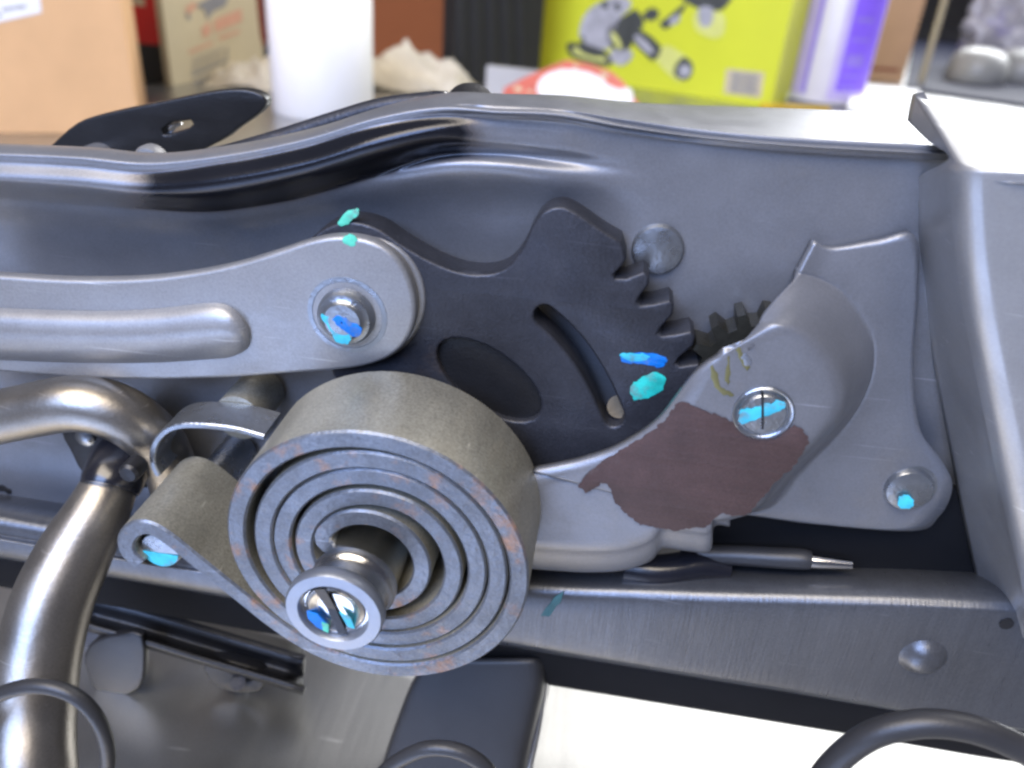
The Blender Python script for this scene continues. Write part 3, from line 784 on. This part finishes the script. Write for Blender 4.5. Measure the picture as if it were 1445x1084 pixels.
# --- coated wire loops in front
def wire(name, px, r):
    return tube(name, [P(*p) for p in px], r, 'black_plastic', seat, k=7, seg=18)
wire('wire_loop', [(-140, 1110, 66), (-70, 1030, 68), (-10, 985, 70), (50, 968, 70), (105, 982, 70), (140, 1020, 70), (152, 1070, 70), (140, 1130, 70), (110, 1190, 70)], 1.5)
wire('wire_loop', [(500, 1150, 62), (540, 1092, 62), (585, 1062, 62), (625, 1056, 62), (665, 1068, 62), (695, 1096, 62), (720, 1150, 62)], 1.55)
wire('wire_loop', [(1130, 1150, 58), (1170, 1085, 58), (1225, 1040, 58), (1290, 1022, 58), (1350, 1024, 58), (1410, 1042, 58), (1470, 1075, 58), (1520, 1130, 58)], 2.5)

# ------------------------------------------------------------------ things on the bench behind
def upright(name, a, b, height, depth, matn, label, cat, bevel=1.0):
    """box whose lower front edge runs from bench pixel a to bench pixel b"""
    A, B = G(*a), G(*b)
    d = (B - A) / np.linalg.norm(B - A); nrm = V(-d[1], d[0], 0)
    if nrm[1] < 0: nrm = -nrm
    root = thing(name, (A + B) / 2, label, cat)
    C, D = B + nrm * depth, A + nrm * depth
    h = V(0, 0, height)
    box8('carton', [A, B, C, D, A + h, B + h, C + h, D + h], matn, root, bevel)
    return root, A, B, nrm


def decal(name, root, A, nrm, outline, matn, lift=0.6, smooth=0):
    pts = [onplane(x, y, A, nrm) for x, y in outline]
    if smooth: pts = cr(pts, smooth, True)
    return face_poly(name, [p - nrm * (lift - .3) for p in pts], matn, root, -nrm * .3)


# cardboard box at the left with its white label
root, A, B, nr = upright('cardboard_box', (-260, 190), (199, 190), 330, 120, 'cardboard', "plain tan cardboard box with white paper label at far left", "box", 1.5)
decal('label', root, A, nr, [(-60, -40), (52, -40), (59, 18), (0, 31), (-60, 44)], 'paper')
for i, (x0, y0, x1, y1) in enumerate([(4, 11, 7, 17), (9, 11, 12, 16), (13, 10, 17, 15), (19, 9, 22, 14), (24, 8, 27, 13), (28, 8, 32, 13), (34, 7, 37, 12), (-3, 20, 2, 25)]):
    decal('print', root, A, nr, [(x0, y0), (x1, y0 - 1), (x1, y1 - 1), (x0, y1)], 'print_grey', .9)

# red and black box
root, A, B, nr = upright('red_box', (160, 117), (240, 118), 320, 40, 'black_card', "narrow box with red top and black lower half beside cardboard", "box", .8)
decal('red_panel', root, A, nr, [(170, -60), (219, -60), (231, 64), (188, 60)], 'red_gloss')
decal('print', root, A, nr, [(181, -4), (203, -3), (205, 9), (183, 6)], 'cream', .9)

# cream printed box turned away
root, A, B, nr = upright('cream_box', (243, 122), (374, 100), 300, 12, 'cream', "cream printed carton with faded red lettering and dark red edge", "box", 1)
decal('spine', root, A, nr, [(358, -30), (368, -30), (377, 56), (372, 70), (367, 50)], 'dark_red')
for o_ in [[(262, 10), (275, 2), (276, 12), (263, 22)], [(284, 40), (296, 30), (297, 48), (286, 54)], [(302, 28), (340, 12), (341, 30), (303, 46)], [(266, 72), (300, 58), (300, 62), (267, 76)], [(308, 52), (338, 42), (338, 46), (309, 57)]]:
    decal('print', root, A, nr, o_, 'print_pink', .9)
for o_ in [[(276, 8), (300, -6), (322, -8), (318, 8), (300, 16), (292, 28), (288, 14)], [(270, 104), (318, 84), (319, 87), (271, 108)], [(271, 116), (330, 90), (330, 92), (272, 119)], [(318, 66), (320, 66), (321, 86), (319, 87)], [(262, 18), (266, 17), (268, 28), (264, 28)]]:
    decal('print', root, A, nr, o_, 'print_grey', .9)
for j in range(4):
    decal('print', root, A, nr, [(270, 84 + 5 * j), (314, 66 + 5 * j), (314, 67 + 5 * j), (270, 85 + 5 * j)], 'print_grey', .9)

# paper roll
rb = G(457, 158); rw = np.linalg.norm(G(387, 158) - G(527, 158)) / 2
ht = 134
roll = thing('paper_roll', rb, "white paper roll standing upright behind the frame", "paper roll")
lathe('paper', rb, [(rw * .34, 2), (rw * .96, 0), (rw, 2), (rw, ht - 2), (rw * .96, ht), (rw * .36, ht), (rw * .34, ht - 3)], 'paper', roll, seg=56, axis=V(0, 0, 1), auto=60)
lathe('core', rb, [(rw * .34, 1), (rw * .345, ht - 1), (rw * .29, ht - 1), (rw * .285, 1)], 'cardboard_tan', roll, seg=40, axis=V(0, 0, 1), auto=60)


def lump(name, base, rx, ry, rz, matn, label, cat, seed=0, amp=.35, fr=.045, rot=0.0, parent=None):
    verts, faces = [], []
    nu, nv = 72, 40
    cr_, sr_ = math.cos(rot), math.sin(rot)
    for i in range(nv + 1):
        th = math.pi * i / nv
        for j in range(nu):
            ph = 2 * math.pi * j / nu
            d = V(math.sin(th) * math.cos(ph), math.sin(th) * math.sin(ph), math.cos(th))
            q = V(d[0] * rx, d[1] * ry, d[2] * rz)
            w_ = V(noise.noise(Vector(q * fr * .8 + seed)), noise.noise(Vector(q * fr * .8 + seed + 9)), 0) * 14
            f_ = (q + w_) * V(.45, .8, 1.6) * fr
            nn = .7 * noise.noise(Vector(q * fr * .7 + seed)) + .55 * (1 - 3.2 * abs(noise.noise(Vector(f_ * 1.7 + seed * 2)))) + .12 * noise.noise(Vector(f_ * 5))
            q = q * (1 + amp * nn)
            q = V(q[0] * cr_ - q[1] * sr_, q[0] * sr_ + q[1] * cr_, q[2])
            verts.append(base + V(q[0], q[1], max(q[2] + rz * .62, .4)))
    for i in range(nv):
        for j in range(nu):
            j2 = (j + 1) % nu
            faces.append((i * nu + j, i * nu + j2, (i + 1) * nu + j2, (i + 1) * nu + j))
    o = mesh(name, verts, faces, matn, parent)
    if label: tag(o, label, cat)
    return o


def rag(base, wx, wy, h, label, seed):
    """crumpled cloth: a gathered sheet with long folds, its hem lying on the bench"""
    verts, faces = [], []; nx, ny = 90, 60
    for i in range(ny + 1):
        for j in range(nx + 1):
            a, b = -1 + 2 * j / nx, -1 + 2 * i / ny
            rim = 1 + .16 * noise.noise(Vector((math.atan2(b, a) * 1.6, seed, 0)))
            rr = min(1.0, (abs(a) ** 3 + abs(b) ** 3) ** (1 / 3) / rim)
            q = Vector((a * 1.3 + seed, b * 1.1, seed * .7))
            wx_, wy_ = noise.noise(q * 1.1), noise.noise(q * 1.1 + Vector((7, 3, 1)))
            f1 = math.sqrt(noise.noise(Vector((a * 1.2 + wx_ * .9, b * 3.0 + wy_ + a * 1.5, seed))) ** 2 + .008)
            f2 = math.sqrt(noise.noise(Vector((a * 2.2 + wy_ * .8, b * 1.4 + wx_, seed + 4))) ** 2 + .008)
            mound = (1 - rr ** 2.4) ** .8 * (.72 + .5 * wx_)
            z = h * mound * (1.0 - .75 * f1 - .45 * f2) + 3 * (1 - f2)
            verts.append(base + V(a * wx * (1 + .12 * wy_), b * wy * (1 + .12 * wx_), max(z, .6)))
    for i in range(ny):
        for j in range(nx):
            k_ = i * (nx + 1) + j
            faces.append((k_, k_ + 1, k_ + nx + 2, k_ + nx + 1))
    o = mesh('rag', verts, faces, 'cloth')
    md = o.modifiers.new("thickness", 'SOLIDIFY'); md.thickness = 1.2 * S
    return tag(o, label, "rag")


rag(G(585, 122), 84, 60, 78, "crumpled off white rag right of the paper roll", 3.1)
rag(G(356, 118), 52, 50, 52, "small off white rag lying left of the paper roll", 8.3)

root, A, B, nr = upright('brown_box', (500, 92), (640, 92), 330, 80, 'cardboard_red', "plain reddish brown box behind the rag", "box", 1)
# dark ribbed case
root, A, B, nr = upright('black_case', (640, 122), (760, 118), 320, 40, 'black_card', "black ribbed case between brown and lime boxes", "case", 2)
for i in range(5):
    x = 652 + i * 21
    tube('rib', [onplane(x, 130, A, nr) * V(1, 1, 0) + V(0, -1, 6), onplane(x - 4, -60, A, nr) + V(0, -1, 0)], [3.0, 3.0], 'black_plastic', root, k=1, seg=12)

# lime box with the printed tool
root, A, B, nr = upright('lime_box', (748, 100), (1086, 154), 330, 140, 'lime', "lime green carton printed with a grey angle grinder and barcode", "box", 1)
def Lz(x, y): return (740 + x / 3.6125, y / 3.6125)
def ld(name, pts, matn, lift=.6, smooth=2): decal(name, root, A, nr, [Lz(*p) for p in pts], matn, lift, smooth)
ld('print', [(215, 235), (240, 215), (300, 230), (420, 270), (450, 300), (430, 340), (340, 325), (240, 290)], 'print_dark', .6)
ld('print', [(245, 245), (300, 250), (400, 290), (420, 315), (340, 305), (260, 275)], 'print_lime_light', .9)
ld('print', [(280, 225), (300, 215), (400, 250), (415, 285), (360, 290), (290, 265)], 'print_dark', 1.2)
ld('print', [(285, 200), (290, 120), (330, 50), (400, 5), (470, -20), (540, 0), (540, 40), (500, 80), (470, 130), (450, 200), (430, 250), (360, 240)], 'print_light', 1.5)
ld('print', [(450, 250), (520, 250), (555, 270), (540, 310), (490, 335), (440, 300)], 'print_light', 1.5)
ld('print', [(390, 20), (415, 5), (430, 35), (405, 45)], 'print_dark', 1.8)
ld('print', [(460, 20), (485, 20), (490, 50), (470, 55)], 'print_dark', 1.8)
ld('print', [(290, 190), (310, 190), (308, 208), (292, 208)], 'print_dark', 1.8)
ld('print', [(420, 150), (470, 110), (560, 50), (590, 70), (610, 130), (560, 180), (545, 240), (480, 260), (430, 220)], 'print_dark', 1.5)
ld('print', [(440, 170), (465, 170), (500, 235), (480, 250)], 'print_lime_light', 1.8)
ld('print', [(545, 200), (590, 150), (700, 240), (660, 310), (620, 280)], 'print_dark', 1.5)
ld('print', [(560, 190), (590, 180), (660, 255), (640, 275), (590, 235)], 'print_light', 1.8)
ld('print', [(670, 290), (720, 230), (790, 265), (860, 320), (850, 380), (800, 415), (750, 390), (700, 340)], 'print_lime_light', 1.2)
ld('print', [(790, 310), (820, 290), (860, 330), (850, 390), (810, 410), (765, 380), (770, 340)], 'print_dark', 1.5)
ld('print', [(790, 345), (825, 330), (850, 355), (840, 385), (800, 395)], 'print_light', 1.8)
ld('print', [(600, 90), (640, 40), (690, 60), (670, 100), (640, 105)], 'print_dark', 1.2)
ld('print', [(690, 120), (740, 80), (800, 30), (830, 20), (800, 70), (760, 120), (720, 150)], 'print_dark', 1.2)
ld('print', [(740, 100), (790, 70), (790, 110), (750, 130)], 'print_light', 1.5)
ld('print', [(800, -30), (1050, -30), (1030, 30), (990, 55), (900, 45), (840, 20)], 'print_dark', 1.2)
ld('print', [(870, 60), (1000, 60), (1025, 120), (1010, 180), (960, 195), (900, 170), (870, 140)], 'print_lime_light', .9)
ld('print', [(890, 40), (960, 40), (960, 110), (930, 140), (895, 120)], 'print_light', 1.5)
decal('barcode_label', root, A, nr, [Lz(1030, 350), Lz(1225, 370), Lz(1205, 500), Lz(1015, 475)], 'cream', .6)
random.seed(3)
xx = 0.0
while xx < .94:
    w_ = random.choice([.02, .03, .045])
    def bq(s, t):
        top = lerp(V(1060, 365), V(1205, 380), s); bot = lerp(V(1045, 470), V(1190, 488), s)
        return Lz(*lerp(top, bot, t))
    decal('bar', root, A, nr, [bq(xx, 0), bq(xx + w_, 0), bq(xx + w_, 1), bq(xx, 1)], 'print_grey', .9)
    xx += w_ + random.choice([.018, .03])

# red drilled plate leaning on the bench with a white scrap on it
p0 = G(800, 172); nr2 = V(0, -math.sin(math.radians(40)), math.cos(math.radians(40)))
def rp(pts, k=0, lift=0):
    q = [onplane(x, y, p0, nr2) + nr2 * lift for x, y in pts]
    return cr(q, k, True) if k else q
redp = thing('red_plate', p0, "red painted steel plate with drilled holes under white scrap", "plate")
face_poly('plate', rp([(704, 160), (712, 126), (740, 112), (780, 94), (800, 87), (830, 92), (862, 103), (880, 118), (892, 136), (906, 156), (910, 172), (720, 172)]), 'red_paint', redp, nr2 * 3)
for x, y, r in [(731, 128, 6), (748, 132, 4), (812, 97, 4), (852, 109, 6), (793, 101, 4)]:
    face_poly('hole', rp(oval(x, y, r, r * .6, 10, 14), 0, 3), 'cream', redp, nr2 * .4)
sc_ = face_poly('white_scrap', rp([(758, 124), (772, 108), (800, 102), (830, 106), (850, 116), (858, 124), (874, 130), (886, 128), (892, 138), (886, 164), (830, 172), (780, 162), (762, 142)], 3, 3.6), 'paper', None, nr2 * 2)
tag(sc_, "bright white scrap of paper lying on the red plate", "paper")

# grey block
root, A, B, nr = upright('grey_block', (684, 138), (800, 152), 44, 12, 'grey_block', "light grey block in front of the black case", "block", 1)

# purple labelled bottle
bb = G(1157, 140); bw = np.linalg.norm(G(1113, 140) - G(1201, 140)) / 2
bot = thing('bottle', bb, "white plastic bottle with purple printed label", "bottle")
lathe('bottle_body', bb, [(bw * .9, 0), (bw, 4), (bw, 190), (bw * .8, 215), (bw * .35, 235), (bw * .33, 260)], 'bottle_white', bot, seg=48, axis=V(0, 0, 1), auto=50)
lathe('cap', bb, [(bw * .38, 250), (bw * .38, 280), (bw * .3, 284)], 'purple', bot, seg=32, axis=V(0, 0, 1))
def band(name, f0, f1, z0, z1, matn, lift):
    """label patch: f = -1..1 across the visible width"""
    to = EYE - bb; fa = math.atan2(to[1], to[0]); verts, faces = [], []
    k_ = 10; r = bw + lift
    for i in range(k_ + 1):
        f = lerp(f0, f1, i / k_); a = fa + math.asin(f)
        for z in (z0, z1): verts.append(bb + V(r * math.cos(a), r * math.sin(a), z))
    for i in range(k_): faces.append((2 * i, 2 * i + 1, 2 * i + 3, 2 * i + 2))
    return mesh(name, verts, faces, matn, bot)
band('label', -.98, -.45, 14, 185, 'lavender', .5)
band('print', -.48, -.38, 14, 180, 'violet_line', .9)
for j in range(14): band('print', -.80, -.70, 20 + 12 * j, 22 + 12 * j, 'violet_line', .9)
band('label', .12, .98, 10, 185, 'lavender', .5)
band('label', .28, .95, 24, 185, 'purple', .9)
for z0_, z1_ in [(28, 33), (46, 50), (62, 80), (100, 104), (128, 134)]: band('print', .36, .74, z0_, z1_, 'violet_line', 1.3)

# yellow rimmed black tray, white sheet, white strip
root, A, B, nr = upright('black_tray', (1088, 172), (1275, 182), 11, 40, 'black_card', "low black tray with yellow back edge by the bottle", "tray", 1)
q = [A + nr * 40 + V(0, 0, 0), B + nr * 40]
d_ = (q[1] - q[0]) / np.linalg.norm(q[1] - q[0])
box8('rim', [q[0], q[0] + d_ * 105, q[0] + d_ * 105 + nr * 5, q[0] + nr * 5, q[0] + V(0, 0, 18), q[0] + d_ * 105 + V(0, 0, 18), q[0] + d_ * 105 + nr * 5 + V(0, 0, 18), q[0] + nr * 5 + V(0, 0, 18)], 'yellow', root, 1)
box8('rim', [A - d_ * 4, A, A + nr * 45, A + nr * 45 - d_ * 4, A - d_ * 4 + V(0, 0, 16), A + V(0, 0, 16), A + nr * 45 + V(0, 0, 16), A + nr * 45 - d_ * 4 + V(0, 0, 16)], 'yellow', root, 1)
sh = [G(1206, 116, 16), G(1298, 127, 16), G(1270, 166, 16), G(1196, 150, 16)]
wb = thing('white_sheet', V(sh[3][0], sh[3][1], 0), "flat white sheet pad lying by the steel channel", "paper pad")
box8('pad', [V(p[0], p[1], .2) for p in sh[::-1]] + [V(p[0], p[1], 16) for p in sh[::-1]], 'paper', wb, .8)
e0, e1 = sh[0], sh[1]
ws = [onplane(x, y, G(1105, 141), V(0, -1, 0)) for x, y in [(1094, 140), (1111, 101), (1114, 103), (1113, 140)]]
tag(face_poly('white_strip', ws, 'paper', None, V(0, 1.5, 0)), "small white wedge shaped strip between lime box and bottle", "strip")

root, A, B, nr = upright('tan_box', (1196, 112), (1273, 117), 330, 80, 'cardboard_tan', "plain tan carton behind the purple bottle", "box", 1)
decal('tape_edge', root, A, nr, [(1220, 94), (1268, 97), (1267, 101), (1219, 98)], 'dark_red', .5)
mt = [G(1276, 128), G(1700, 190), G(1760, 70), G(1290, 60)]
tag(box8('added_dark_mat', [V(p[0], p[1], .3) for p in mt] + [V(p[0], p[1], 7) for p in mt], 'navy', None, .8), "added dark navy mat darkening the bench under the plastic bag", "mat")  # mat added to darken the bright bench around the jars
# pole, bags and jars far right
pb = G(1298, 122)
ptop = onplane(1333, 0, pb, V(0, -1, 0))
tag(tube('wooden_pole', [pb, ptop, ptop + (ptop - pb) * .6], [6, 6, 6], 'wood_pole', None, k=1, seg=14), "thin tan upright pole beside the tan carton", "pole")
lump('plastic_bag', G(1405, 108), 95, 50, 120, 'bag', "grey and lavender plastic bag heaped at the far right", "bag", 5.2, .35, .03)
for x, y, r, lab in [(1372, 120, 58, "rounded grey jar left of the pair under the plastic bag"), (1437, 120, 60, "rounded grey jar right of the pair under the plastic bag")]:
    b_ = G(x, y)
    tag(lathe('jar', b_, [(r * .9, 0), (r, 5), (r, 30), (r * .92, 52), (r * .7, 66), (r * .3, 72)], 'jar', None, seg=40, axis=V(0, 0, 1), auto=60), lab, "jar", "grey jars")
